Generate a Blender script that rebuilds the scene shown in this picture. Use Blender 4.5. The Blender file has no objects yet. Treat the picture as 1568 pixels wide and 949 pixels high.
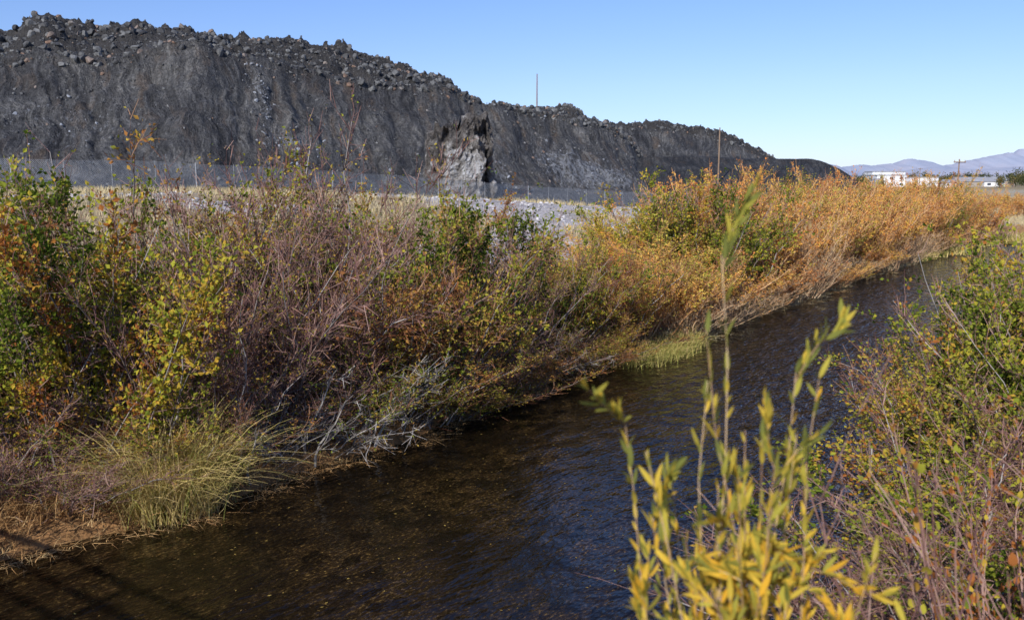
import bpy, math, numpy as np
from mathutils import Vector
R0=np.random.RandomState
scene=bpy.context.scene
CS,SN=.581,.813
def SNxy(s,n): return CS*s-SN*n, SN*s+CS*n
def XYsn(x,y): return CS*x+SN*y, -SN*x+CS*y

# ---------------- noise -----------------
def _h(ix,iy,iz,seed):
    h=(ix*374761393+iy*668265263+iz*2147483647+seed*144665)&0xffffffff
    h=((h^(h>>13))*1274126177)&0xffffffff
    h=((h^(h>>16))*2246822519)&0xffffffff
    return ((h^(h>>15))&0xffff)/65535.0
def vn(x,y,z=0,seed=0):
    x,y,z=np.broadcast_arrays(np.asarray(x,float),np.asarray(y,float),np.asarray(z,float))
    fx,fy,fz=np.floor(x),np.floor(y),np.floor(z)
    ix,iy,iz=fx.astype(np.int64),fy.astype(np.int64),fz.astype(np.int64)
    a,b,c=x-fx,y-fy,z-fz
    a=a*a*(3-2*a);b=b*b*(3-2*b);c=c*c*(3-2*c)
    r=0
    for i in (0,1):
        for j in (0,1):
            for k in (0,1):
                w=(a if i else 1-a)*(b if j else 1-b)*(c if k else 1-c)
                r=r+w*_h(ix+i,iy+j,iz+k,seed)
    return r
def fbm(x,y,z=0,o=4,seed=0):
    t=0;A=.5;N=0
    for i in range(o):
        t=t+A*vn(x*2**i,y*2**i,z*2**i,seed+i*7);N+=A;A*=.5
    return t/N
def ss(x,a,b):
    t=np.clip((x-a)/(b-a),0,1);return t*t*(3-2*t)

# ---------------- mesh helper ----------------
def mkmesh(name,parts,mats,smooth=False,uv=None):
    V=[];L=[];T=[];M=[];A=[];off=0
    for v,f,m,a in parts:
        if len(v)==0: continue
        V.append(v);L.append((f+off).ravel());T.append(np.full(len(f),f.shape[1]));M.append(np.full(len(f),m))
        A.append(np.zeros(len(v)) if a is None else a);off+=len(v)
    V=np.concatenate(V);L=np.concatenate(L);T=np.concatenate(T);M=np.concatenate(M);A=np.concatenate(A)
    me=bpy.data.meshes.new(name)
    me.vertices.add(len(V));me.vertices.foreach_set('co',V.astype(np.float32).ravel())
    me.loops.add(len(L));me.loops.foreach_set('vertex_index',L.astype(np.int32))
    me.polygons.add(len(T))
    st=np.concatenate([[0],np.cumsum(T)[:-1]]).astype(np.int32)
    me.polygons.foreach_set('loop_start',st);me.polygons.foreach_set('loop_total',T.astype(np.int32))
    me.polygons.foreach_set('material_index',M.astype(np.int32))
    me.polygons.foreach_set('use_smooth',np.full(len(T),smooth))
    at=me.attributes.new('rnd','FLOAT','POINT');at.data.foreach_set('value',A.astype(np.float32))
    for m in mats: me.materials.append(m)
    me.update(calc_edges=True)
    return me
def addobj(name,me,loc=(0,0,0),rot=0,sc=1,parent=None):
    o=bpy.data.objects.new(name,me);scene.collection.objects.link(o)
    o.location=loc;o.rotation_euler=(0,0,rot)
    o.scale=sc if isinstance(sc,tuple) else (sc,sc,sc)
    if parent: o.parent=parent
    return o
def attr(me,name,arr,kind='FLOAT'):
    at=me.attributes.new(name,kind,'POINT')
    if kind=='FLOAT': at.data.foreach_set('value',arr.astype(np.float32).ravel())
    elif kind=='FLOAT_COLOR':
        c=np.ones((len(arr),4),np.float32);c[:,:3]=arr;at.data.foreach_set('color',c.ravel())
    else: at.data.foreach_set('vector',arr.astype(np.float32).ravel())
def nrm(a): return a/np.maximum(np.linalg.norm(a,axis=-1,keepdims=True),1e-9)
def grid_faces(nr,nc,wrap=False):
    i=np.arange(nr-1)[:,None];j=np.arange(nc if wrap else nc-1)[None,:]
    j2=(j+1)%nc
    return np.stack([i*nc+j,i*nc+j2,(i+1)*nc+j2,(i+1)*nc+j],-1).reshape(-1,4)
def tubes(P,R,sides=3):
    N,K,_=P.shape
    t=np.gradient(P,axis=1);t=nrm(t)
    ref=np.zeros_like(t);ref[...,0]=.83;ref[...,1]=.55
    a=nrm(np.cross(t,ref));b=np.cross(t,a)
    ang=np.arange(sides)*2*np.pi/sides
    v=P[:,:,None,:]+R[:,:,None,None]*(np.cos(ang)[None,None,:,None]*a[:,:,None,:]+np.sin(ang)[None,None,:,None]*b[:,:,None,:])
    n=np.arange(N)[:,None,None]*K*sides;k=np.arange(K-1)[None,:,None]*sides;s=np.arange(sides)[None,None,:];s2=(s+1)%sides
    f=np.stack([n+k+s,n+k+s2,n+k+sides+s2,n+k+sides+s],-1).reshape(-1,4)
    return v.reshape(-1,3),f
def ribbons(P,Wd,side):
    N,K,_=P.shape
    v=np.stack([P-side[:,None,:]*Wd[...,None],P+side[:,None,:]*Wd[...,None]],2)
    n=np.arange(N)[:,None]*K*2;k=np.arange(K-1)[None,:]*2
    f=np.stack([n+k,n+k+1,n+k+3,n+k+2],-1).reshape(-1,4)
    return v.reshape(-1,3),f
def leaves(pos,d,L,Wr,r):
    N=len(pos);rv=nrm(r.normal(size=(N,3)));sd=nrm(np.cross(d,rv));up=np.cross(sd,d)
    L=L[:,None]
    v0=pos;v1=pos+d*L*.45+sd*L*Wr+up*L*.08;v2=pos+d*L-up*L*.08;v3=pos+d*L*.45-sd*L*Wr+up*L*.08
    v=np.stack([v0,v1,v2,v3],1).reshape(-1,3)
    i=np.arange(N)[:,None]*4
    f=np.concatenate([np.concatenate([i,i+1,i+2],1),np.concatenate([i,i+2,i+3],1)])
    return v,f

# ---------------- material helper ----------------
def newmat(name):
    m=bpy.data.materials.new(name);m.use_nodes=True
    nt=m.node_tree;b=nt.nodes['Principled BSDF'];return m,nt,b
def ND(nt,t,**k):
    n=nt.nodes.new(t)
    for a,b in k.items(): setattr(n,a,b)
    return n
def ramp(nt,fac,stops,interp='LINEAR'):
    n=nt.nodes.new('ShaderNodeValToRGB');n.color_ramp.interpolation=interp
    e=n.color_ramp.elements
    while len(e)<len(stops): e.new(.5)
    for i,(p,c) in enumerate(stops):
        e[i].position=p;e[i].color=(*c,1) if len(c)==3 else c
    if fac is not None: nt.links.new(fac,n.inputs[0])
    return n
def mixc(nt,fac,a,b,mode='MIX'):
    n=nt.nodes.new('ShaderNodeMix');n.data_type='RGBA';n.blend_type=mode
    for s,x in ((n.inputs[0],fac),(n.inputs[6],a),(n.inputs[7],b)):
        if isinstance(x,(int,float)): s.default_value=x
        elif isinstance(x,tuple): s.default_value=(*x,1)
        else: nt.links.new(x,s)
    return n.outputs[2]
def noise(nt,vec,scale,detail=4,rough=.55):
    n=nt.nodes.new('ShaderNodeTexNoise');n.inputs['Scale'].default_value=scale;n.inputs['Detail'].default_value=detail;n.inputs['Roughness'].default_value=rough
    if vec is not None: nt.links.new(vec,n.inputs['Vector'])
    return n.outputs['Fac']
def mapping(nt,vec,sc):
    n=nt.nodes.new('ShaderNodeMapping');n.inputs['Scale'].default_value=sc;nt.links.new(vec,n.inputs['Vector']);return n.outputs[0]
def bump(nt,b,h,strength,dist):
    n=nt.nodes.new('ShaderNodeBump');n.inputs['Strength'].default_value=strength;n.inputs['Distance'].default_value=dist
    nt.links.new(h,n.inputs['Height']);nt.links.new(n.outputs[0],b.inputs['Normal']);return n
def obj_co(nt): return nt.nodes.new('ShaderNodeTexCoord').outputs['Object']

def leafmat(name,stops,trans=.35,hue=.15):
    m,nt,b=newmat(name)
    a=ND(nt,'ShaderNodeAttribute',attribute_name='rnd')
    oi=ND(nt,'ShaderNodeObjectInfo')
    ma=ND(nt,'ShaderNodeMath',operation='MULTIPLY_ADD');ma.inputs[1].default_value=hue;nt.links.new(oi.outputs['Random'],ma.inputs[0]);nt.links.new(a.outputs['Fac'],ma.inputs[2])
    mb=ND(nt,'ShaderNodeMath',operation='SUBTRACT');nt.links.new(ma.outputs[0],mb.inputs[0]);mb.inputs[1].default_value=hue/2
    r=ramp(nt,mb.outputs[0],stops)
    df=ND(nt,'ShaderNodeBsdfDiffuse');nt.links.new(r.outputs[0],df.inputs[0]);out=df.outputs[0]
    if trans>0:
        gl=ND(nt,'ShaderNodeBsdfTranslucent');nt.links.new(r.outputs[0],gl.inputs[0])
        mx=ND(nt,'ShaderNodeMixShader');mx.inputs[0].default_value=trans
        nt.links.new(df.outputs[0],mx.inputs[1]);nt.links.new(gl.outputs[0],mx.inputs[2]);out=mx.outputs[0]
    nt.links.new(out,nt.nodes['Material Output'].inputs[0]);nt.nodes.remove(b)
    return m
LG=leafmat('leaf_green',[(0,(.07,.11,.014)),(.35,(.18,.22,.028)),(.65,(.4,.38,.045)),(.85,(.56,.38,.05)),(1,(.36,.13,.035))],.3,.25)
LM=leafmat('leaf_mixed',[(0,(.11,.16,.022)),(.3,(.28,.28,.04)),(.55,(.48,.34,.06)),(.8,(.38,.17,.05)),(1,(.22,.09,.04))],.25,.35)
LR=leafmat('leaf_rust',[(0,(.42,.4,.07)),(.3,(.7,.46,.1)),(.6,(.74,.36,.08)),(.85,(.62,.24,.07)),(1,(.38,.13,.05))],.2,.45)
LY=leafmat('leaf_yellow',[(0,(.2,.21,.05)),(.3,(.42,.37,.06)),(.65,(.68,.46,.06)),(1,(.7,.36,.03))],.3)
TP=leafmat('twig_purple',[(0,(.11,.055,.05)),(.5,(.25,.135,.11)),(1,(.4,.26,.21))],0)
TR=leafmat('twig_red',[(0,(.13,.05,.03)),(.5,(.28,.12,.07)),(1,(.42,.25,.15))],0)
TO=leafmat('twig_orange',[(0,(.28,.13,.06)),(.5,(.5,.27,.12)),(1,(.66,.43,.23))],0,.3)
TS=leafmat('twig_straw',[(0,(.3,.18,.11)),(.5,(.5,.33,.19)),(1,(.64,.48,.3))],0,.3)
TG=leafmat('bark_grey',[(0,(.12,.1,.09)),(.5,(.25,.22,.2)),(1,(.45,.42,.39))],0)
GS=leafmat('grass_straw',[(0,(.34,.26,.13)),(.5,(.54,.44,.25)),(1,(.7,.6,.38))],0)
GG=leafmat('grass_green',[(0,(.16,.2,.04)),(.3,(.36,.36,.09)),(.6,(.6,.48,.17)),(1,(.8,.6,.27))],.2)
GL=leafmat('grass_litter',[(0,(.22,.12,.05)),(.5,(.46,.26,.11)),(1,(.58,.43,.22))],0)

# ---------------- river / ground function ----------------
def bend(s):
    s=np.asarray(s,float);a=np.clip(s-60,0,80);return .0055*a*a+np.clip(s-140,0,None)*.88
def nL(s): return 11.5+.25*np.sin(s*.45)+.18*np.sin(s*1.3+1)-bend(s)
def nR(s): return 2.7+.3*np.sin(s*.4+2)-bend(s)
def height(s,n):
    s=np.asarray(s,float);n=np.asarray(n,float)
    fld=4.2-3.0*ss(s,28,105)
    dl=n-nL(s);dr=nR(s)-n
    hl=-.55+.8*ss(dl,-.5,.5)+.55*ss(dl,.5,4)
    hl=hl+(fld-.8)*ss(dl,5,30)
    hr=-.55+1.1*ss(dr,-.4,.6)+.5*ss(dr,.6,6)+.3*ss(dr,8,40)
    h=np.where((dl>-3),hl,np.where(dr>-3,hr,-.55))
    h=h+.12*(fbm(s*.5,n*.5,0,3,3)-.5)*2*np.where((dl>.3)|(dr>.3),1,.2)
    far=ss(np.hypot(s,n),600,4000)
    return h*(1-far)+far*1.0
def zxy(x,y):
    s,n=XYsn(x,y);return height(s,n)

def geo(a,b,k): return np.geomspace(a,b,k)
sv=np.concatenate([-geo(30,9000,40)[::-1],np.arange(-29.5,120,.5),geo(120,12000,70)])
nv=np.concatenate([-geo(14,12000,60)[::-1],np.arange(-13.75,24,.25),np.arange(24,80,1.),geo(80,12000,45)])
S2,N2=np.meshgrid(sv,nv,indexing='ij')
Z2=height(S2,N2);X2,Y2=SNxy(S2,N2)
GV=np.stack([X2,Y2,Z2],-1).reshape(-1,3)
dl=N2-nL(S2);dr=nR(S2)-N2
straw=np.array([.46,.37,.22]);grav=np.array([.46,.43,.415]);lit=np.array([.34,.19,.085]);bed=np.array([.06,.04,.022])
def gravmask(s,n):
    d_=n-nL(s);q=fbm(s*.11,n*.2,0,4,11)
    return ss(d_,4,8)*(1-ss(d_,30,44))*ss(s,6,16)*(1-ss(s,84,104))*ss(q+.14*ss(s,40,60),.48,.58)
gm=gravmask(S2,N2)
col=straw*(1-.25*fbm(S2*.03,N2*.03,0,3,5)[...,None])
col=col*(1-gm[...,None])+grav*gm[...,None]
l=(1-ss(dl,3,6))*(1-ss(dr,5,12));col=col*(1-l[...,None])+lit*l[...,None]
b_=((dl<-.3)&(dr<-.1))[...,None];col=np.where(b_,bed,col)
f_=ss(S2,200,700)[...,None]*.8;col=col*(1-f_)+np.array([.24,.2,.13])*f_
gm_m,nt,b=newmat('ground_soil')
a=ND(nt,'ShaderNodeAttribute',attribute_name='gcol')
co=obj_co(nt)
n1=noise(nt,co,6,4,.7);n2=noise(nt,co,.4,3)
r=ramp(nt,n1,[(.3,(.4,.4,.4)),(.7,(1.45,1.4,1.35))])
c=mixc(nt,1.0,a.outputs['Color'],r.outputs[0],'MULTIPLY')
r2=ramp(nt,n2,[(.3,(.75,.75,.75)),(.7,(1.2,1.2,1.2))]);c=mixc(nt,1.0,c,r2.outputs[0],'MULTIPLY')
nt.links.new(c,b.inputs['Base Color']);b.inputs['Roughness'].default_value=.95;b.inputs['Specular IOR Level'].default_value=.1
bump(nt,b,n1,.6,.08)
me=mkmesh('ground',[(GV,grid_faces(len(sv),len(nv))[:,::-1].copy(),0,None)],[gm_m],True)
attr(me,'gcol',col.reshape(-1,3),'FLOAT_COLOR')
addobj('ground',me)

# water: smooth glide near the bridge, riffles further upstream (attribute 'rnd')
wm,nt,b=newmat('river_water')
co=obj_co(nt)
rot=ND(nt,'ShaderNodeMapping');rot.inputs['Rotation'].default_value=(0,0,-math.atan2(SN,CS));nt.links.new(co,rot.inputs['Vector'])
m1=mapping(nt,rot.outputs[0],(.9,1.7,1));nA=noise(nt,m1,1.5,3,.6)
m2=mapping(nt,rot.outputs[0],(4,8,1));nB=noise(nt,m2,1.2,2,.6)
spk=noise(nt,mapping(nt,rot.outputs[0],(4,8,1)),3.0,3,.8)
big=noise(nt,co,.5,4,.65)
vor=ND(nt,'ShaderNodeTexVoronoi');vor.inputs['Scale'].default_value=4.5;nt.links.new(mapping(nt,rot.outputs[0],(.8,1.3,1)),vor.inputs['Vector'])
peb=ramp(nt,vor.outputs['Color'],[(.2,(.4,.4,.4)),(.8,(1.8,1.65,1.4))])
r=ramp(nt,spk,[(.47,(.010,.0065,.0035)),(.58,(.036,.023,.009)),(.68,(.16,.105,.036))])
cc=mixc(nt,1.,r.outputs[0],peb.outputs[0],'MULTIPLY')
rb_=ramp(nt,big,[(.38,(.1,.1,.1)),(.62,(1,1,1))])
c=mixc(nt,rb_.outputs[0],(.007,.005,.003),cc)
nt.links.new(c,b.inputs['Base Color']);b.inputs['Roughness'].default_value=.04;b.inputs['IOR'].default_value=1.33
ad=ND(nt,'ShaderNodeMath',operation='MULTIPLY_ADD');ad.inputs[1].default_value=.22;nt.links.new(nB,ad.inputs[0]);nt.links.new(nA,ad.inputs[2])
at_=ND(nt,'ShaderNodeAttribute',attribute_name='rnd');ml=ND(nt,'ShaderNodeMath',operation='MULTIPLY');nt.links.new(ad.outputs[0],ml.inputs[0]);nt.links.new(at_.outputs['Fac'],ml.inputs[1])
bump(nt,b,ml.outputs[0],1.,.32)
ws=np.concatenate([np.arange(-60,150,1.),np.arange(150,400,10.)])
ncw=14;k=np.linspace(0,1,ncw)[None];sA=ws[:,None]*np.ones((1,ncw));nA_=(nR(ws)-1.2)[:,None]*(1-k)+(nL(ws)+1.2)[:,None]*k
x,y=SNxy(sA,nA_);wv=np.stack([x,y,0*x],-1).reshape(-1,3)
riff=.15+1.0*ss(sA-(nA_-7)*1.8,11,24)
me=mkmesh('river_water',[(wv,grid_faces(len(ws),ncw)[:,::-1].copy(),0,riff.ravel())],[wm],True);addobj('river_water',me)

r=R0(5);N=5200
s=r.uniform(4,36,N);n=2.8+8.8*r.beta(1.2,1.0,N);n=np.minimum(n,nL(s)-.05)
k=fbm(s*.25,n*.9,0,3,91)+r.rand(N)*.3>.6;s,n=s[k],n[k];N=len(s)
x,y=SNxy(s,n);pos=np.stack([x,y,np.full(N,.006)],1);a=r.uniform(0,6.28,N)
d=np.stack([np.cos(a),np.sin(a),0*a],1);sd=np.stack([-np.sin(a),np.cos(a),0*a],1);L=r.uniform(.02,.06,N)[:,None]
v=np.stack([pos,pos+d*L*.5+sd*L*.25,pos+d*L,pos+d*L*.5-sd*L*.25],1).reshape(-1,3);f=np.arange(N*4).reshape(-1,4)
FL=leafmat('fallen_leaf',[(0,(.05,.03,.012)),(.7,(.15,.09,.03)),(1,(.4,.28,.07))],0)
addobj('floating_leaves',mkmesh('floating_leaves',[(v,f,0,np.repeat(r.uniform(0,1,N)**1.8,4))],[FL]))

# ---------------- slag heap ----------------
SLC=[(-77.1,95,16.0,-55.4,70,4.16,-87.2,108,21.4),(-58.2,104,18.0,-44.6,78,4.18,-65.8,118,24.0),(-53.3,106,18.4,-41.1,80,4.1,-61.3,121,26.9),
(-48.9,108,18.9,-37.3,82,4.0,-57.6,124,25.6),(-43.5,110,20.2,-33.4,84,3.94,-52.2,126,26.7),(-38.6,112,21.6,-29.1,86,3.85,-45.6,130,26.0),(-32.3,118,20.5,-22.6,90,3.67,-39.5,134,26.2),
(-25.2,124,19.6,-15.7,96,3.44,-28.3,140,25.6),(-15.3,130,18.6,-7,102,3.2,-18.1,146,23.9),(-9.2,136,18.3,-1.1,108,3.1,-11.2,150,21.4),(-4.5,142,16.2,5.5,114,3.,-5.9,152,17.5),
(3.8,148,15.8,10.2,120,2.87,4.1,160,17.7),(12.9,154,14.8,18.3,128,2.7,12.7,166,17.3),(19.2,160,13.4,23.6,134,2.5,18.1,172,15.6),(24.1,165,8.4,25.7,140,2.5,23.3,178,11.8)]
SLB=[(15.1,180,15.0,20.6,160,3.1,15.9,190,17.3),(30.2,185,15.1,26.7,162,3.05,31.8,195,17.2),(40.7,190,14.4,36.2,165,3,42.7,200,16.7),(46.9,193,13.2,41.2,168,3,47.8,203,15.8),(51.7,195,11.2,45.4,170,3,54.6,206,12.8),(59,200,8.4,51,170,3,61.9,210,10),(67.4,205,3,57.6,175,2.5,69.7,212,4)]
SLD=[(10,156,4.0,10,137,2.5,11,164,4.2),(16.8,158,6.5,14.7,138,2.5,17.6,166,6.6),(23.4,160,8.5,20.4,139,2.5,24.2,166,9),(31.5,163,8.9,28.2,140,2.5,32.4,168,9.3),(44.1,166,8.5,39.3,143,2.4,45.4,171,8.9),(57.5,170,8.5,51.1,147,2.4,59.2,175,8.85),(63.3,172,6.7,55.5,150,2.3,64.5,177,7.1),(70.6,174,2.4,62.9,155,1.2,72,179,2.6),(76,176,.5,68,158,.3,77,180,.5)]
def slagmat(name,gain):
    sm,nt,b=newmat(name)
    uvn=ND(nt,'ShaderNodeAttribute',attribute_name='suv');rub=ND(nt,'ShaderNodeAttribute',attribute_name='rnd');pal=ND(nt,'ShaderNodeAttribute',attribute_name='pale')
    co=obj_co(nt)
    wn=ND(nt,'ShaderNodeTexNoise');wn.inputs['Scale'].default_value=.12;wn.inputs['Detail'].default_value=3;nt.links.new(co,wn.inputs['Vector'])
    vm=ND(nt,'ShaderNodeVectorMath',operation='MULTIPLY_ADD');nt.links.new(wn.outputs['Color'],vm.inputs[0]);vm.inputs[1].default_value=(6,2,0);nt.links.new(uvn.outputs['Vector'],vm.inputs[2])
    uw_=vm.outputs[0]
    st1=noise(nt,mapping(nt,uw_,(1.5,.17,1)),1,5,.68)
    st2=noise(nt,mapping(nt,uw_,(.16,.09,1)),1,3,.6)
    st3=noise(nt,mapping(nt,uw_,(.35,.1,1)),1.3,4,.6)
    fine=noise(nt,co,2.6,4,.8)
    g=gain
    r1=ramp(nt,st1,[(.36,(.055*g,.055*g,.058*g)),(.5,(.1*g,.099*g,.1*g)),(.66,(.21*g,.206*g,.2*g))])
    r2=ramp(nt,st2,[(.35,(.65,.65,.68)),(.5,(1,.99,.98)),(.68,(1.55,1.5,1.42))])
    c=mixc(nt,1.,r1.outputs[0],r2.outputs[0],'MULTIPLY')
    rbn=ramp(nt,st3,[(.54,(0,0,0)),(.68,(.7,.7,.7))]);c=mixc(nt,rbn.outputs[0],c,(.16*g,.12*g,.09*g))
    rdk=ramp(nt,st3,[(.3,(.45,.45,.45)),(.44,(1,1,1))]);c=mixc(nt,1.,c,rdk.outputs[0],'MULTIPLY')
    r3=ramp(nt,fine,[(.3,(.35,.35,.35)),(.7,(1.65,1.65,1.65))]);c=mixc(nt,1.,c,r3.outputs[0],'MULTIPLY')
    fl=noise(nt,mapping(nt,uvn.outputs['Vector'],(.9,.5,1)),1.8,6,.82)
    ad=ND(nt,'ShaderNodeMath',operation='MULTIPLY_ADD');ad.inputs[1].default_value=.15;nt.links.new(pal.outputs['Fac'],ad.inputs[0]);nt.links.new(fl,ad.inputs[2])
    rf=ramp(nt,ad.outputs[0],[(.645,(0,0,0)),(.69,(.8,.8,.8))]);c=mixc(nt,rf.outputs[0],c,(.28,.29,.31))
    rr=ramp(nt,noise(nt,co,.8,5,.75),[(.3,(.03,.028,.027)),(.6,(.075,.07,.066)),(.8,(.13,.1,.072))])
    c=mixc(nt,rub.outputs['Fac'],c,rr.outputs[0])
    nt.links.new(c,b.inputs['Base Color']);b.inputs['Roughness'].default_value=.8;b.inputs['Specular IOR Level'].default_value=.25
    sb=ND(nt,'ShaderNodeMath',operation='MULTIPLY_ADD');sb.inputs[1].default_value=1.0;nt.links.new(fine,sb.inputs[0]);nt.links.new(st1,sb.inputs[2])
    bump(nt,b,sb.outputs[0],.9,.9);return sm
SM1=slagmat('slag',.84);SM2=slagmat('slag_fines',.5)
def loft(name,ctrl,step,seed,sm,gul=1.,rough=1.,pales=()):
    c=np.array(ctrl,float);E,T,K=c[:,:3],c[:,3:6],c[:,6:9]
    U=np.concatenate([[0],np.cumsum(np.linalg.norm(np.diff(E,axis=0),axis=1))])
    nc=int(U[-1]/step);u=np.linspace(0,U[-1],nc)
    k=max(3,int(5/step));ker=np.hanning(k+2)[1:-1];ker/=ker.sum()
    def it(A):
        o=np.stack([np.interp(u,U,A[:,i]) for i in range(3)],1)
        p=np.pad(o,((k//2,k-1-k//2),(0,0)),mode='reflect',reflect_type='odd')
        return np.stack([np.convolve(p[:,i],ker,'valid') for i in range(3)],1)
    E,T,K=it(E),it(T),it(K)
    d=E-T;d[:,2]=0;d=nrm(d)
    zz=np.array([0,0,1.])
    E=E+zz*((fbm(u*.12,seed,0,4,seed)-.5)*3.2*gul)[:,None]
    K=K+zz*((fbm(u*.16,seed+3,0,4,seed+1)-.5)*2.2*min(1,gul*1.2)*(rough>.5))[:,None]
    rows=[];rw=[];vv=[];pm=[]
    for t in np.linspace(-.12,1,130):
        p=T+(E-T)*t;p[:,2]-=1.6*gul*np.sin(np.pi*np.clip(t,0,1))*(1-t)
        rows.append(p);rw.append(0);vv.append(t*28);pm.append(np.clip(t*4,0,1)*(.35+.65*np.clip((1-t)*8,0,1)))
    for t in np.linspace(0,1,46)[1:]:
        p=E+(K-E)*t;p[:,2]=E[:,2]+(K[:,2]-E[:,2])*t**.85;rows.append(p);rw.append(min(1,t*6));vv.append(28+t*14);pm.append(.1)
    for t in np.linspace(0,1,24)[1:]:
        p=K+d*18*t-zz*1.5*t;rows.append(p);rw.append(1);vv.append(42+18*t);pm.append(.1)
    for t in np.linspace(0,1,8)[1:]:
        p=K+d*(18+25*t);p[:,2]=(K[:,2]-1.5)*(1-t);rows.append(p);rw.append(1);vv.append(60+30*t);pm.append(.1)
    P=np.array(rows);rw=np.array(rw)[:,None]*np.ones(nc);vv=np.array(vv)[:,None]*np.ones(nc);pm=np.array(pm)[:,None]
    uu=u[None,:]*np.ones((len(P),1))
    uw=uu+(fbm(uu*.08,vv*.08,0,3,seed+9)-.5)*8
    g=np.abs(fbm(uw*.1,vv*.022,seed,3,seed)-.5)*2
    g2=fbm(uw*.55,vv*.07,seed,5,seed+3)-.5
    g4=np.abs(fbm(uw*.28,vv*.04,seed,4,seed+13)-.5)*2
    g3=fbm(P[...,0]*.7,P[...,1]*.7,P[...,2]*.7,5,seed+5)-.5
    out=-d[None]*.6+zz*.8
    P=P+out*((-(1-g)*1.5-(1-g4)*.9+g2*1.6+g3*1.2)*pm*gul)[...,None]
    lump=(np.abs(fbm(P[...,0]*.35,P[...,1]*.35,P[...,2]*.35,4,seed+20)-.5)*4-.7)*1.1+(fbm(P[...,0]*1.4,P[...,1]*1.4,0,3,seed+30)-.5)*1.5
    P[...,2]+=lump*rw*rough
    pale=np.zeros_like(uu)
    for (pu,pv,su,sv_,w) in pales: pale+=w*np.exp(-((uu-pu)/su)**2-((vv-pv)/sv_)**2)
    f=grid_faces(len(P),nc)
    me=mkmesh(name,[(P.reshape(-1,3),f,0,(rw*rough if rough<.5 else rw).ravel())],[sm],True)
    attr(me,'suv',np.stack([uu,vv,0*uu],-1).reshape(-1,3),'FLOAT_VECTOR');attr(me,'pale',pale.ravel())
    addobj(name,me)
    return P,u,U
PLS=[(51,20,.9,5,.8),(53,14,2.2,2.5,.8),(50,25,1.5,3,.7),(54,8,1.2,4,.6),(84,10,4,8,.8),(98,14,6,8,.9),(106,12,6,7,1.),(114,10,6,6,.9),(14,8,9,6,.7),(30,16,7,7,.5),(66,6,8,5,.6),(20,20,10,4,.35)]
PA,uA,UA=loft('slag_heap',SLC,.28,1,SM1,pales=PLS)
PB,uB,UB=loft('slag_terrace',SLB,.5,40,SM1,gul=.6,pales=[(20,8,4,3,.8)])
PD,uD,UD=loft('slag_mound',SLD,.4,80,SM2,gul=.18,rough=.1)

import bmesh
def rock_templates(k,seed,sub=2):
    out=[]
    bm=bmesh.new();bmesh.ops.create_icosphere(bm,subdivisions=sub,radius=1)
    V=np.array([v.co[:] for v in bm.verts]);F=np.array([[v.index for v in f.verts] for f in bm.faces]);bm.free()
    r=R0(seed)
    for i in range(k):
        v=V.copy()
        for j in range(9):
            n=nrm(r.normal(size=3));dd=r.uniform(.4,.8);h=v@n;v=v-np.clip(h-dd,0,None)[:,None]*n
        v*=(1+.35*(fbm(v[:,0]*1.5+i*9,v[:,1]*1.5,v[:,2]*1.5,2,i)-.5))[:,None]
        v*=np.array([1,r.uniform(.6,1),r.uniform(.45,.9)]);out.append(v)
    return out,F
RT,RF=rock_templates(12,3)
def rocks(pos,size,seed):
    r=R0(seed);N=len(pos);V=[];A=[]
    for i in range(N):
        q=r.normal(size=4);q/=np.linalg.norm(q);w,x,y,z=q
        M=np.array([[1-2*(y*y+z*z),2*(x*y-z*w),2*(x*z+y*w)],[2*(x*y+z*w),1-2*(x*x+z*z),2*(y*z-x*w)],[2*(x*z-y*w),2*(y*z+x*w),1-2*(x*x+y*y)]])
        V.append(RT[r.randint(12)]@M.T*size[i]+pos[i]);A.append(np.full(len(RT[0]),r.rand()))
    nv_=len(RT[0])
    F=(RF[None]+np.arange(N)[:,None,None]*nv_).reshape(-1,3)
    return np.concatenate(V),F,0,np.concatenate(A)
def rockmat(name,stops):
    m,nt,b=newmat(name);a=ND(nt,'ShaderNodeAttribute',attribute_name='rnd');co=obj_co(nt)
    r=ramp(nt,a.outputs['Fac'],stops);n_=noise(nt,co,3,3,.7);r3=ramp(nt,n_,[(.3,(.5,.5,.5)),(.7,(1.4,1.4,1.4))])
    c=mixc(nt,1.,r.outputs[0],r3.outputs[0],'MULTIPLY');nt.links.new(c,b.inputs['Base Color']);b.inputs['Roughness'].default_value=.75
    return m
RM=rockmat('slag_rock',[(0,(.032,.032,.034)),(.5,(.075,.075,.075)),(.88,(.15,.15,.146)),(1,(.22,.13,.08))])
r=R0(77);pp=[];sz=[]
for P,cnt,smx in ((PA,7800,.75),(PB,1100,.65)):
    row=r.randint(128,185,cnt);cc=r.randint(0,P.shape[1],cnt)
    pp.append(P[row,cc]);sz.append(.13+.85*smx*r.rand(cnt)**4)
    k=cnt//4;row=(130*(1-r.rand(k)**2*.9)).astype(int).clip(0,129);row2=r.randint(10,128,k);row=np.where(r.rand(k)<.5,row,row2)
    pp.append(P[row,r.randint(0,P.shape[1],k)]);sz.append(.06+.3*r.rand(k)**3)
addobj('slag_boulders',mkmesh('slag_boulders',[rocks(np.concatenate(pp),np.concatenate(sz),8)],[RM]))
PM=rockmat('pale_slag_rock',[(0,(.1,.1,.11)),(.6,(.2,.21,.23)),(1,(.32,.34,.38))])
pp=[];sz=[]
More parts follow.
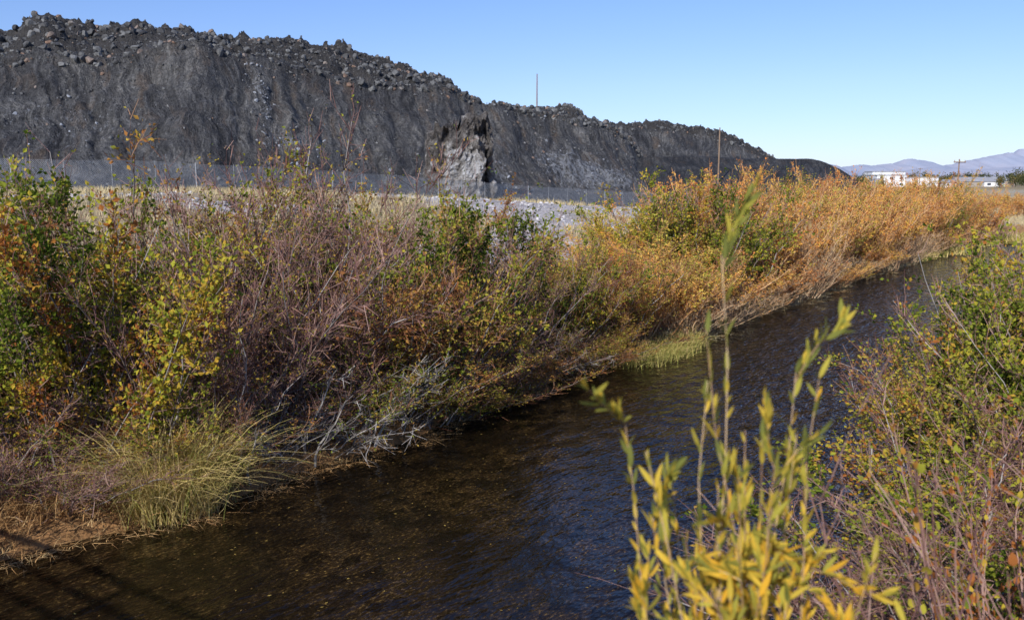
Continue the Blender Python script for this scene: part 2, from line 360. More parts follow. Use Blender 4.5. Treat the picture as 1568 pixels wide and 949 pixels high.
for (pu,pv,su,sv_,w) in PLS:
    k=int(60*w) if pu<56 and pu>48 else int(24*w)
    u_=pu+r.normal(size=k)*su*.8;v_=pv+r.normal(size=k)*sv_*.8
    ci=np.clip(np.searchsorted(uA,u_),0,len(uA)-1);ri=np.clip(((v_/28+.12)/1.12*129).astype(int),6,128)
    pp.append(PA[ri,ci]);sz.append(.06+.3*r.rand(k)**2.5)
addobj('pale_slag_blocks',mkmesh('pale_slag_blocks',[rocks(np.concatenate(pp),np.concatenate(sz),18)],[PM]))
RG=rockmat('gravel_stone',[(0,(.22,.2,.19)),(.5,(.38,.36,.35)),(1,(.55,.52,.51))])
N=9000;s=r.uniform(8,98,N);n=nL(s)+r.uniform(5,40,N);k=gravmask(s,n)>.3+.5*r.rand(N);s,n=s[k],n[k];x,y=SNxy(s,n)
addobj('gravel_stones',mkmesh('gravel_stones',[rocks(np.stack([x,y,height(s,n)],1),.05+.2*r.rand(len(s))**2.5,4)],[RG]))

# rock outcrop : a free-standing block of old slag wall with a pale mineral face
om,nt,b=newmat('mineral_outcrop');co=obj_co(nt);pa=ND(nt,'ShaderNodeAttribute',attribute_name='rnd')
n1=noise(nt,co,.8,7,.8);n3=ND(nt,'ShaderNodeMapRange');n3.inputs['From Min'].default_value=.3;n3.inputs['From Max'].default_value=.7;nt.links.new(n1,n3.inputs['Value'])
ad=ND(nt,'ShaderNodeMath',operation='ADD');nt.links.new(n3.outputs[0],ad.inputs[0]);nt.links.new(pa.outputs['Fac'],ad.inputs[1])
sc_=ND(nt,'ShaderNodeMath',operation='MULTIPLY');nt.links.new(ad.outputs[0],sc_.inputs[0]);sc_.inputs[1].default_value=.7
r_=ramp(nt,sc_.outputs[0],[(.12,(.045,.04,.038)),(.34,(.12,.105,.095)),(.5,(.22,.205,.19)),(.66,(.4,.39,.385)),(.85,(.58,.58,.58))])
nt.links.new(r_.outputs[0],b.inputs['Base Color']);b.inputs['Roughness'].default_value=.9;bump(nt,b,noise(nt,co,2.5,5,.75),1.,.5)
nth,nzr=220,130
th=np.linspace(0,2*np.pi,nth,endpoint=False)[None];tz=np.linspace(0,1,nzr)[:,None]
def sup(c,p): return np.sign(c)*np.abs(c)**p
cx=sup(np.cos(th),.6);cy=sup(np.sin(th),.7)
front=np.clip(-np.sin(th),0,1)
topz=8.5+2.8*(fbm(cx*2.6+5,cy*2.6,0,4,2)-.5)+.6*(cx>.5)-1.2*ss(-cx,.6,1)
wid=4.1*(1-.12*tz)
X=wid*cx;Y=3.4*cy*(1-.15*tz)+1.0
cap=np.clip((tz-.93)/.07,0,1)
zed=tz.clip(0,.93)/.93*topz
X=X*(1-cap*.9);Y=1.+(Y-1.)*(1-cap*.9)
slot=front*np.exp(-((cx-.86)/.08)**2)*(1-ss(tz,.8,.95))
Y=Y+slot*2.2+front*.9*np.exp(-((cx+.45)/.12)**2)*ss(tz,.35,.5)*(1-ss(tz,.8,.95))
dn=fbm(X*.7+3,Y*.7,zed*.5,5,4)-.5;rd=np.abs(fbm(X*.6,Y*.6+9,zed*.4,5,14)-.5)*2;dn2=fbm(X*2.2,Y*2.2,zed*1.6,4,24)-.5
X=X+cx*(dn*1.8-rd*.9+dn2*.9);Y=Y+cy*(dn*2.2-rd*1.4+dn2*1.2);zed=zed+(fbm(X*1.6,Y*1.6,7,3,5)-.5)*2.0*tz
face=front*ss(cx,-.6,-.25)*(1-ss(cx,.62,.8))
pl=(.36*face)*(1-ss(tz,.62,.82))+.6*dn+.4*dn2-.4*slot-.1*ss(tz,.6,.8)  # slot term paints the cavity's shade into the colour at the right edge
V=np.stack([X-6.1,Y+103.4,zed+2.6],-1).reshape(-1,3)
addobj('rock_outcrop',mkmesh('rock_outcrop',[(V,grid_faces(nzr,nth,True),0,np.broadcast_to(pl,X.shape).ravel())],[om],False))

# ---------------- bushes ----------------
def poly(base,d,L,K,curve,r,wob):
    t=np.linspace(0,1,K)[None,:,None]
    N=len(base)
    P=base[:,None,:]+d[:,None,:]*L[:,None,None]*t
    cv=curve[:,None,:]*(t**2)*L[:,None,None]
    w=np.cumsum(r.normal(size=(N,K,3)),axis=1)*wob*L[:,None,None]/K;w-=w[:,:1]
    return P+cv+w
def at(P,idx,t):
    K=P.shape[1];f=t*(K-1);i=np.minimum(f.astype(int),K-2);w=(f-i)[:,None]
    p=P[idx,i]*(1-w)+P[idx,i+1]*w;d=nrm(P[idx,i+1]-P[idx,i]);return p,d
def bush(name,seed,H,Rb,nst,ntw,nsub,nleaf,leafL,leafW,mats,tilt=.45,thick=1.,leaf_lo=.15,up=.5,spread=.6,clump=1.):
    r=R0(seed)
    ph=r.uniform(0,6.283,nst);rb=Rb*np.sqrt(r.rand(nst))
    base=np.stack([rb*np.cos(ph),rb*np.sin(ph),-.15+0*ph],1)
    tl=tilt*(.15+.85*r.rand(nst))*(.4+.6*rb/max(Rb,.01));p2=ph+r.normal(size=nst)*.5
    d=np.stack([np.sin(tl)*np.cos(p2),np.sin(tl)*np.sin(p2),np.cos(tl)],1)
    L=H*(.45+.55*r.rand(nst)**.8)
    cv=np.stack([.12*np.cos(p2),.12*np.sin(p2),-.05+0*p2],1)+r.normal(size=(nst,3))*.07
    S=poly(base,d,L,8,cv,r,.16)
    Rr=(.011+.012*r.rand(nst))[:,None]*np.linspace(1,.25,8)[None]*thick
    v,f=tubes(S,Rr,4);parts=[(v,f,0,np.repeat(r.rand(nst),8*4))]
    i1=r.randint(0,nst,ntw);t1=.12+.88*r.rand(ntw)**.8;p,dd=at(S,i1,t1)
    dr_=nrm(dd+r.normal(size=(ntw,3))*spread+np.array([0,0,up*.6]));L1=(.35+.8*r.rand(ntw))*H*.2*(1.25-.6*t1)
    T=poly(p,dr_,L1,4,np.array([[0,0,up*.25]])+r.normal(size=(ntw,3))*.12,r,.2)
    R1=.005*thick*np.linspace(1,.4,4)[None]*(.7+.6*r.rand(ntw))[:,None]
    v,f=tubes(T,R1,3);parts.append((v,f,1,np.repeat(r.rand(ntw),12)))
    i2=r.randint(0,ntw,nsub);t2=r.rand(nsub);p,dd=at(T,i2,t2)
    d2=nrm(dd+r.normal(size=(nsub,3))*spread*.9+np.array([0,0,up*.3]));L2=(.4+.8*r.rand(nsub))*H*.075
    Q=poly(p,d2,L2,2,r.normal(size=(nsub,3))*.12,r,.15)
    sd=nrm(np.cross(d2,nrm(r.normal(size=(nsub,3)))))
    v,f=ribbons(Q,.0045*thick*np.linspace(1,.5,2)[None]*np.ones((nsub,1)),sd);parts.append((v,f,1,np.repeat(r.rand(nsub),4)))
    ztop=np.percentile(Q[...,2],99.0)
    if nleaf:
        i3=r.randint(0,nsub,nleaf)
        pz=Q[i3,0,2]/H;keep=(pz>leaf_lo*(.5+r.rand(nleaf)))
        q0=Q[i3,0];cl=fbm(q0[:,0]*1.4,q0[:,1]*1.4,q0[:,2]*1.4,2,seed)
        keep&=(cl*clump+r.rand(nleaf)*.25+(1-clump)*.5>.5);i3=i3[keep];m=len(i3)
        p,dd=at(Q,i3,r.rand(m)*1.1);p=p+r.normal(size=(m,3))*.02;ld=nrm(dd*.6+r.normal(size=(m,3))*.6)
        LL=leafL*(.55+.8*r.rand(m));v,f=leaves(p,ld,LL,leafW,r)
        cn=fbm(p[:,0]*.9+seed,p[:,1]*.9,p[:,2]*.7,2,seed+1)
        rn=np.clip((cn-.5)*1.6+.5+r.normal(size=m)*.18,0,1)
        parts.append((v,f,2,np.repeat(rn,4)))
    parts=[(v_*(H/ztop),f_,m_,a_) for v_,f_,m_,a_ in parts]
    return mkmesh(name,parts,mats)
BM={}
BM['green']=[bush('shrub_green%d'%i,10+i,3.9,.8,24,600,2500,15000,.074,.34,[TG,TP,LG],tilt=.65) for i in range(2)]
BM['mix']=[bush('shrub_mixed%d'%i,20+i,3.7,.8,26,700,3000,12500,.064,.32,[TG,TR,LM],tilt=.65) for i in range(3)]
BM['purple']=[bush('shrub_purple%d'%i,30+i,4.2,.8,28,1000,4600,5500,.05,.3,[TG,TP,LM],tilt=.7,thick=1.15,clump=.8) for i in range(2)]
BM['rust']=[bush('shrub_rust%d'%i,40+i,3.8,.95,44,900,3000,10000,.095,.24,[TO,TO,LR],tilt=.66,thick=1.5,up=.9,spread=.5,leaf_lo=.2) for i in range(3)]
BM['straw']=[bush('shrub_straw%d'%i,50+i,3.2,.9,60,1000,2200,2200,.07,.22,[TS,TS,LR],tilt=.7,thick=1.5,up=.9,spread=.45,leaf_lo=.3) for i in range(2)]
BM['bare']=[bush('shrub_bare%d'%i,60+i,2.5,.6,18,200,600,700,.05,.27,[TG,TG,LM],tilt=1.2,thick=1.0,up=.1,spread=.8) for i in range(2)]
names={'green':'willow_shrub','mix':'willow_shrub','purple':'red_twig_shrub','rust':'autumn_willow_shrub','straw':'autumn_willow_shrub','bare':'bare_branch_shrub'}
H0={'green':3.9,'mix':3.7,'purple':4.2,'rust':3.8,'straw':3.2,'bare':2.5}
rb=R0(99)
def put(kind,s,n,h,wd=None,dz=0):
    ms=BM[kind];me=ms[rb.randint(len(ms))];x,y=SNxy(s,n);z=float(height(s,n))
    k=h/H0[kind];w=max(k,.75) if wd is None else wd
    return addobj(names[kind],me,(x,y,z+dz),rb.uniform(0,6.28),(w,w,k))
def edge(s,o): return float(nL(s))+o
for s,o,h,k in [(4.6,2.8,3.0,'mix'),(6.6,1.9,3.2,'green'),(7.8,2.0,3.9,'green'),(6.8,3.8,4.1,'green'),(8.6,3.2,4.3,'green'),(4.0,4.4,3.6,'mix'),(6.0,5.6,3.8,'mix'),(8.0,.9,1.6,'mix'),(5.6,1.6,1.9,'purple'),(6.3,1.0,1.4,'purple')]: put(k,s,edge(s,o),h)
for s,o,h,k in [(9.3,1.6,4.4,'purple'),(10.6,2.0,4.8,'purple'),(11.7,1.3,4.2,'purple'),(10.2,4.2,4.6,'mix'),(12.2,3.3,4.8,'purple'),(8.7,1.2,2.7,'purple'),(10.0,.9,2.3,'purple'),(11.6,.6,1.7,'mix')]: put(k,s,edge(s,o),h)
for s,o,h,k in [(12.8,1.1,4.1,'mix'),(13.9,1.3,4.2,'green'),(15.0,1.1,3.8,'mix'),(16.2,1.2,3.9,'green'),(14.5,3.2,4.4,'purple'),(16.5,3.4,3.9,'mix'),(17.5,1.1,3.3,'purple'),
   (18.7,1.0,3.0,'mix'),(19.9,1.1,2.9,'green'),(18.5,3.4,3.4,'purple'),(21.1,1.0,2.7,'mix'),(22.4,1.2,2.5,'mix'),(20.6,3.2,2.8,'mix'),(23.5,1.2,2.4,'rust'),(22.8,3.3,2.4,'mix'),
   (13.4,.3,1.5,'mix'),(15.2,.3,1.4,'purple'),(17,.3,1.3,'mix'),(18.8,.3,1.3,'purple'),(20.8,.3,1.2,'mix'),(14.3,.1,1.,'mix'),(16.1,.1,1.,'mix'),(19.7,.1,1.,'mix')]: put(k,s,edge(s,o),h)
s=24.6
while s<78:
    h=2.4+1.45*float(ss(s,25,30.5))+rb.uniform(-.4,.4)
    h2=2.1+2.0*float(ss(s,26.5,34))+rb.uniform(-.35,.4)
    k='rust' if rb.rand()<.74 else ('straw' if rb.rand()<.5 else 'mix')
    if 28.3<s<31.2: k='green';h+=.45
    put(k,s,edge(s,1.2+rb.uniform(-.2,.3)),h,1.05)
    put('straw' if rb.rand()<.7 else 'rust',s+.8,edge(s+.8,.35),rb.uniform(1.0,2.0),.8)
    put('rust' if rb.rand()<.85 else 'mix',s+.9,edge(s,3.6+rb.uniform(-.4,.4)),h2,1.1)
    s+=1.75+s*.016
put('green',32.3,edge(32.3,2.6),4.1);put('green',31.0,edge(31,2.9),4.2)
for s,o,sc in [(8.9,.6,.7),(10.0,.4,.85),(11.2,.45,.9),(12.4,.4,.85),(10.3,1.0,1.05),(13.2,.8,.9),(15.2,.4,.7),(17.6,.4,.6)]: put('bare',s,edge(s,o),1.7*sc,.95*sc)
for i in range(34):
    s=rb.uniform(84,125);n=rb.uniform(-34,2)
    if n>float(nR(s))-1 and n<float(nL(s))+1: continue
    if rb.rand()<.5: continue
    put('rust' if rb.rand()<.7 else 'mix',s,n,rb.uniform(1.6,2.9),1.1)
for x,y,h in [(55,97,2.6),(58,95,3.0),(61,99,2.8),(52,113,1.8),(56,115,1.9),(47,119,1.8),(62,111,2.),(66,105,2.4)]:
    s,n=XYsn(x,y);put('rust',s,n,h,1.2)
for s,n,h,k in [(16.6,1.3,3.6,'green'),(18.2,.6,3.2,'mix'),(15.6,-.3,3.8,'green'),(14.6,1.5,2.8,'green'),(21,-.4,2.1,'mix'),(13,1.4,2.4,'mix'),(11.3,1.5,1.9,'green'),(12.6,.2,2.9,'green'),(10,1.2,1.9,'purple'),
   (9.0,.7,1.9,'green'),(24,-.4,1.7,'rust'),(28,-.4,1.6,'mix'),(33,-.4,1.6,'rust'),(39,-.5,1.6,'rust'),(46,-.4,1.6,'rust'),(53,-.4,1.6,'rust'),(7.6,.9,1.7,'purple'),(14,-1.0,3.5,'mix'),(19,-1.8,2.9,'rust')]: put(k,s,n,h)

def spray(name,seed,base,top_list,mats,nl,leafL,leafW,rad=.006,twigs=0,tw_len=.5,tmin=.55,twd=.5):
    r=R0(seed);base=np.array(base)
    tops=np.array(top_list);N=len(tops)
    b0=base[None]+r.normal(size=(N,3))*np.array([.14,.14,0])
    t=np.linspace(0,1,14)[None,:,None]
    bow=(tops-b0);bow=np.stack([bow[:,0]*.5,bow[:,1]*.5,0*bow[:,0]],1)
    P=b0[:,None]+(tops-b0)[:,None]*t-bow[:,None]*(t*(1-t))
    P=P+np.cumsum(r.normal(size=P.shape)*.014,axis=1)
    v,f=tubes(P,rad*np.linspace(1.3,.3,14)[None]*np.ones((N,1)),5);parts=[(v,f,0,np.repeat(r.rand(N),14*5))]
    if twigs:
        i=r.randint(0,N,twigs);tt=.5+.5*r.rand(twigs);p,d=at(P,i,tt);d=nrm(d+r.normal(size=(twigs,3))*twd)
        Q=poly(p,d,tw_len*(.3+r.rand(twigs)),5,r.normal(size=(twigs,3))*.14,r,.18)
        v,f=tubes(Q,rad*.5*np.linspace(1,.4,5)[None]*np.ones((twigs,1)),4);parts.append((v,f,0,np.repeat(r.rand(twigs),20)))
    if nl:
        i=r.randint(0,N,nl);tt=tmin+(1-tmin)*r.rand(nl)**.8;p,d=at(P,i,tt)
        if twigs:
            j=r.rand(nl)<.6;p2,d2=at(Q,r.randint(0,twigs,nl),r.rand(nl));p=np.where(j[:,None],p2,p);d=np.where(j[:,None],d2,d)
        ld=nrm(d*1.0+r.normal(size=(nl,3))*.4+np.array([0,0,.35]));L=leafL*(.5+.8*r.rand(nl))
        sd=nrm(np.cross(ld,nrm(r.normal(size=(nl,3)))));u_=np.cross(sd,ld)
        K=6;tk=np.linspace(0,1,K);wk=np.sin(np.pi*tk**.8)**.8*leafW+.004
        LP=p[:,None]+ld[:,None]*L[:,None,None]*tk[None,:,None]-u_[:,None]*(L[:,None]*tk[None]**2*.2)[...,None]
        v,f=ribbons(LP,wk[None]*L[:,None],sd);parts.append((v,f,1,np.repeat(np.clip(r.normal(.48,.28,nl)-.35*(p[:,2]-4.0),0,1),K*2)))
    addobj(name,mkmesh(name,parts,mats))
r=R0(12)
tops=[(.6,2.6,4.66),(.59,2.6,4.5),(.42,2.5,4.34),(.45,2.5,4.4),(.82,2.6,4.38),(.8,2.6,4.33),(.56,2.6,4.42)]
for i in range(20): tops.append((r.uniform(.4,.88),r.uniform(2.4,2.8),r.uniform(3.88,4.26)))
for i in range(22): tops.append((r.uniform(.42,1.0),r.uniform(2.2,2.7),r.uniform(3.6,3.95)))
spray('yellow_willow_sapling',2,(.72,2.5,.7),tops,[TS,LY],4600,.068,.1,.0042,90,.22,.7,.65)
tops=[(r.uniform(1.2,2.9),r.uniform(2.6,4.2),r.uniform(3.0,4.0)) for i in range(18)]
spray('red_twig_sapling',3,(2.2,3.4,.7),tops,[TP,LG],130,.055,.32,.009,90,.7)
tops=[(r.uniform(2.2,4.4),r.uniform(4,6.4),r.uniform(2.4,3.6)) for i in range(30)]
spray('red_twig_sapling',4,(3.2,5.3,.7),tops,[TP,LG],1900,.05,.3,.010,170,.7)

# ---------------- grasses ----------------
def grass(name,pos,L,lean,r,mat,wd=.006,K=4,ndir=None,droop=.5,cnt=20,sp=.12,rn=None):
    N=len(pos)*cnt
    b0=np.repeat(pos,cnt,0)+r.normal(size=(N,3))*np.array([sp,sp,0]);LL=np.repeat(L,cnt)*(.45+.65*r.rand(N))
    a=r.uniform(0,6.283,N);tl=lean*r.rand(N)
    h=np.stack([np.cos(a),np.sin(a),0*a],1)
    if ndir is not None: h=nrm(h+np.array(ndir))
    d=h*np.sin(tl)[:,None]+np.array([0,0,1.])*np.cos(tl)[:,None]
    t=np.linspace(0,1,K)[None,:,None]
    dp=(droop*(.4+1.1*r.rand(N)))[:,None]
    P=b0[:,None]+d[:,None]*LL[:,None,None]*t+((h*.7-np.array([0,0,.7]))*dp)[:,None]*LL[:,None,None]*t**2.4
    P[:,1:,2]=np.maximum(P[:,1:,2],.02)
    sd=np.stack([-h[:,1],h[:,0],0*a],1);sd=nrm(sd+r.normal(size=(N,3))*.5)
    W=wd*np.linspace(1,.15,K)[None]*np.ones((N,1))
    v,f=ribbons(P,W,sd)
    rr=np.repeat(r.rand(len(pos)),cnt)*.5+r.rand(N)*.5
    if rn is not None: rr=np.clip(rn+r.normal(size=N)*.24,0,1)
    addobj(name,mkmesh(name,[(v,f,0,np.repeat(rr,K*2))],[mat]))
r=R0(31)
N=13000;s=r.uniform(0,130,N);n=nL(s)+r.uniform(6,60,N)*(.6+.4*r.rand(N));k=gravmask(s,n)<.15+.5*r.rand(N)**3;s,n=s[k],n[k];x,y=SNxy(s,n)
grass('dry_grass_field',np.stack([x,y,height(s,n)],1),r.uniform(.3,.6,len(s)),.5,r,GS,.018,3,cnt=9,sp=.22,droop=.25)
N=2500;s=r.uniform(75,180,N);n=r.uniform(-60,10,N);k=((n<nR(s)-.5)|(n>nL(s)+.5));s,n=s[k],n[k];x,y=SNxy(s,n)
grass('dry_grass_field',np.stack([x,y,height(s,n)],1),r.uniform(.4,.8,len(s)),.5,r,GS,.03,3,cnt=10,sp=.4,droop=.3)
N=3400;s=r.uniform(2,80,N)*r.uniform(.4,1,N);n=nL(s)+r.uniform(-.15,1.8,N);x,y=SNxy(s,n)
grass('bank_grass',np.stack([x,y,height(s,n)],1),r.uniform(.18,.5,N),1.3,r,GL,.006,4,ndir=(.5,-.4,0),droop=.6,cnt=16,sp=.15)
N=500;s=r.uniform(24,80,N);n=nL(s)+r.uniform(-.1,.5,N);x,y=SNxy(s,n)
grass('bank_grass',np.stack([x,y,height(s,n)],1),r.uniform(.4,.8,N),.8,r,GS,.012,4,ndir=(.5,-.4,0),droop=.6,cnt=22,sp=.15)
pc=[(0,0),(.22,.25),(-.2,-.2),(.05,.35),(-.4,0),(.3,.4),(-.1,-.1),(-.5,-.35),(.15,-.1),(-.25,.3)]
pos=np.array([(-5.0+a,12.75+b_3,float(zxy(-5.0+a,12.75+b_3))-.1) for a,b_3 in pc])
grass('tall_grass_clump',pos,r.uniform(1.5,2.4,10),.5,r,GG,.008,8,ndir=(.28,-.3,0),droop=.55,cnt=150,sp=.15,rn=.66)
N=46;s=r.uniform(2.6,7.4,N);n=nL(s)+r.uniform(.1,1.8,N);x,y=SNxy(s,n)
grass('reed_grass',np.stack([x,y,height(s,n)],1),r.uniform(.5,1.2,N),.7,r,GL,.008,6,ndir=(.35,-.3,0),droop=.5,cnt=50,sp=.22)
N=60;s=r.uniform(20.8,25,N);n=nL(s)+r.uniform(-.6,.3,N);x,y=SNxy(s,n)
grass('green_bank_grass',np.stack([x,y,np.full(N,-.02)],1),r.uniform(.45,.8,N),.8,r,GG,.009,5,ndir=(.5,-.3,0),droop=.5,cnt=60,sp=.2,rn=.4)
N=240;s=r.uniform(58,95,N);n=nL(s)+r.uniform(-.8,1.2,N);x,y=SNxy(s,n)
grass('green_bank_grass',np.stack([x,y,np.full(N,.03)],1),r.uniform(.5,1.,N),.9,r,GG,.03,4,ndir=(.5,-.3,0),droop=.5,cnt=30,sp=.35,rn=.6)

# ---------------- fence ----------------
fm,nt,b=newmat('chain_link_mesh');uvn=ND(nt,'ShaderNodeAttribute',attribute_name='suv');sep=ND(nt,'ShaderNodeSeparateXYZ');nt.links.new(uvn.outputs['Vector'],sep.inputs[0])
def M(op,a,b_4=None):
    n=ND(nt,'ShaderNodeMath',operation=op)
    for i,x in enumerate((a,b_4)):
        if x is None: continue
        if isinstance(x,(int,float)): n.inputs[i].default_value=x
        else: nt.links.new(x,n.inputs[i])
    return n.outputs[0]
def line(e): return M('LESS_THAN',M('PINGPONG',e,.5),.06)
e1=M('MULTIPLY',M('ADD',sep.outputs[0],sep.outputs[1]),9.0);e2=M('MULTIPLY',M('SUBTRACT',sep.outputs[0],sep.outputs[1]),9.0)
al=M('MAXIMUM',line(e1),line(e2))
nt.links.new(al,b.inputs['Alpha']);b.inputs['Base Color'].default_value=(.4,.43,.47,1);b.inputs['Roughness'].default_value=.5;b.inputs['Metallic'].default_value=.1
gmt,nt2,b2=newmat('galvanised_steel');b2.inputs['Metallic'].default_value=.3;b2.inputs['Roughness'].default_value=.5
cc_=obj_co(nt2);nt2.links.new(ramp(nt2,noise(nt2,cc_,8),[(.3,(.22,.23,.24)),(.7,(.38,.39,.4))]).outputs[0],b2.inputs['Base Color'])
FP=np.array([(-60,34),(-44,47),(-28.2,58),(-19.1,68),(-5.2,84),(8,97),(24.6,112),(40,124),(62,138),(90,150)],float)
U=np.concatenate([[0],np.cumsum(np.linalg.norm(np.diff(FP,axis=0),axis=1))]);uu=np.arange(.2,U[-1],3.0)
fx=np.interp(uu,U,FP[:,0]);fy=np.interp(uu,U,FP[:,1]);fz=zxy(fx,fy)
fence=bpy.data.objects.new('chain_link_fence',None);scene.collection.objects.link(fence)
Pm=np.stack([np.stack([fx,fy,fz+.05],1),np.stack([fx,fy,fz+2.0],1)],0)
me=mkmesh('mesh_panel',[(Pm.reshape(-1,3),grid_faces(2,len(fx)),0,None)],[fm]);attr(me,'suv',np.concatenate([np.stack([uu,0*uu,0*uu],1),np.stack([uu,0*uu+1.95,0*uu],1)]),'FLOAT_VECTOR')
addobj('mesh_panel',me,parent=fence)
rad=np.where(np.arange(len(fx))%4==0,.045,.018)
posts=np.stack([np.stack([fx,fy,fz-.2],1),np.stack([fx,fy,fz+2.12],1)],1);v,f=tubes(posts,rad[:,None]*np.ones((1,2)),6);parts=[(v,f,0,None)]
v,f=tubes(np.stack([fx,fy,fz+2.03],1)[None],np.full((1,len(fx)),.012),5);parts.append((v,f,0,None))
addobj('posts_and_rail',mkmesh('posts_and_rail',parts,[gmt]),parent=fence)

# ---------------- utility poles ----------------
wdm,nt,b=newmat('pole_wood');co=obj_co(nt);nt.links.new(ramp(nt,noise(nt,mapping(nt,co,(8,8,.6)),2),[(.3,(.16,.1,.06)),(.7,(.34,.24,.16))]).outputs[0],b.inputs['Base Color']);b.inputs['Roughness'].default_value=.85
def pole(x,y,z0,z1,rad,arm=True):
    o=bpy.data.objects.new('utility_pole',None);scene.collection.objects.link(o);o.location=(x,y,z0)
    H=z1-z0;P=np.array([[[0,0,-1],[0,0,H*.5],[0,0,H]]],float);v,f=tubes(P,np.array([[rad,rad*.85,rad*.7]]),8)
    addobj('shaft',mkmesh('shaft',[(v,f,0,None)],[wdm]),parent=o)
    if arm:
        P=np.array([[[-.8,.0,H-.4],[.8,0,H-.4]]],float)+np.array([0,-rad-.06,0]);v,f=tubes(P,np.full((1,2),.07),4);parts=[(v,f,0,None)]
        P=np.array([[[q,-rad-.06,H-.33],[q,-rad-.06,H-.12]] for q in (-.7,0,.7)],float);v,f=tubes(P,np.full((3,2),.05),6);parts.append((v,f,0,None))
        addobj('crossarm',mkmesh('crossarm',parts,[wdm]),parent=o)
pole(4.4,160,16.5,23.2,.13,False);pole(34.5,150,4.,13.4,.14,False);pole(59.7,120,1.2,7.6,.11,True);pole(150,330,1.3,9,.15)

# ---------------- town ----------------
wh,nt,b=newmat('white_siding');co=obj_co(nt);nt.links.new(ramp(nt,noise(nt,co,.5),[(.3,(.7,.7,.7)),(.7,(.8,.8,.79))]).outputs[0],b.inputs['Base Color'])
dk,nt,b=newmat('window_glass');b.inputs['Base Color'].default_value=(.05,.06,.08,1);b.inputs['Roughness'].default_value=.15
rf_,nt,b=newmat('roof_grey');co=obj_co(nt);nt.links.new(ramp(nt,noise(nt,co,.5),[(.3,(.25,.25,.26)),(.7,(.36,.36,.37))]).outputs[0],b.inputs['Base Color'])
tn,nt,b=newmat('tan_wall');co=obj_co(nt);nt.links.new(ramp(nt,noise(nt,co,.5),[(.3,(.3,.25,.2)),(.7,(.4,.34,.28))]).outputs[0],b.inputs['Base Color'])
def box(x0,x1,y0,y1,z0,z1):
    v=np.array([(x,y,z) for z in (z0,z1) for y in (y0,y1) for x in (x0,x1)],float)
    f=np.array([[0,2,3,1],[4,5,7,6],[0,1,5,4],[2,6,7,3],[0,4,6,2],[1,3,7,5]]);return v,f
def building(name,x,y,w,d,h,wall,gable=False):
    o=bpy.data.objects.new(name,None);scene.collection.objects.link(o);z=float(zxy(x,y))-.3;o.location=(x,y,z)
    v,f=box(0,w,0,d,0,h);addobj('walls',mkmesh('walls',[(v,f,0,None)],[wall]),parent=o)
    if gable:
        v=np.array([(-.4,-.4,h),(w+.4,-.4,h),(w+.4,d+.4,h),(-.4,d+.4,h),(-.4,d/2,h+d*.28),(w+.4,d/2,h+d*.28)]);
        parts=[(v,np.array([[0,1,5,4],[3,4,5,2]]),0,None),(v,np.array([[0,4,3],[1,2,5]]),0,None),(v-np.array([0,0,.01]),np.array([[0,3,2,1]]),0,None)]
    else:
        v,f=box(-.2,w+.2,-.2,d+.2,h+.003,h+.4);parts=[(v,f,0,None)]
    addobj('roof',mkmesh('roof',parts,[rf_]),parent=o)
    parts=[]
    k=max(2,int(w/4))
    for i in range(k):
        x0=w*(i+.3)/k
        for zz in np.arange(1,h-1.2,2.8): v,f=box(x0,x0+w/k*.35,-.06,.0-.003,zz,zz+1.1);parts.append((v,f,0,None))
    if parts: addobj('windows',mkmesh('windows',parts,[dk]),parent=o)
building('white_warehouse',171,420,14,14,5.6,wh);building('white_warehouse',184,414,13,16,4.6,wh);building('white_warehouse',176,438,16,10,7.4,wh)
building('small_house',214,430,12,8,2.8,tn,True);building('small_house',232,440,10,8,2.8,wh,True);building('small_house',250,470,14,8,3,tn,True);building('storage_shed',160,400,6,6,2.6,tn,True)
building('storage_shed',196,405,5,5,2.4,wh,True)
r=R0(55);parts=[]
DT=leafmat('distant_foliage',[(0,(.035,.045,.02)),(.5,(.08,.085,.035)),(.8,(.18,.13,.045)),(1,(.24,.15,.06))],0)
tp=[]
for i in range(200):
    y=r.uniform(280,620);x=y*r.uniform(.37,.66)
    if 162<x<200 and y<425: continue
    if y<420 and x/y>.40 and x/y<.49: continue
    if y<330 and x/y>.405 and x/y<.56: continue
    H=r.uniform(3.,6.4)*(y/420)**.5*(1.3 if x/y>.55 else 1);z=float(zxy(x,y));w=H*r.uniform(.3,.5)
    m=220;c_=r.normal(size=(7,3))*np.array([w*.45,w*.45,H*.16])+np.array([0,0,H*.62]);q=c_[r.randint(0,7,m)]+r.normal(size=(m,3))*np.array([w*.28,w*.28,H*.12])
    q[:,2]=np.abs(q[:,2]);v,f=leaves(q+np.array([x,y,z]),nrm(r.normal(size=(m,3))),H*.11*(.6+.6*r.rand(m)),.4,r)
    parts.append((v,f,0,np.repeat(np.clip(r.rand()*.8+r.normal(size=m)*.12,0,1),4)));tp.append([[x,y,z-.3],[x+.1,y,z+H*.4],[x,y,z+H*.7]])
v,f=tubes(np.array(tp),np.full((len(tp),3),.15)*np.array([[1.3,1,.5]]),5);parts.append((v,f,1,None))
addobj('distant_trees',mkmesh('distant_trees',parts,[DT,wdm]))
mm,nt,b=newmat('mountain_haze');co=obj_co(nt);nt.links.new(ramp(nt,noise(nt,co,.0022,6,.6),[(.3,(.27,.32,.42)),(.7,(.41,.41,.47))]).outputs[0],b.inputs['Base Color']);b.inputs['Roughness'].default_value=1;b.inputs['Specular IOR Level'].default_value=0
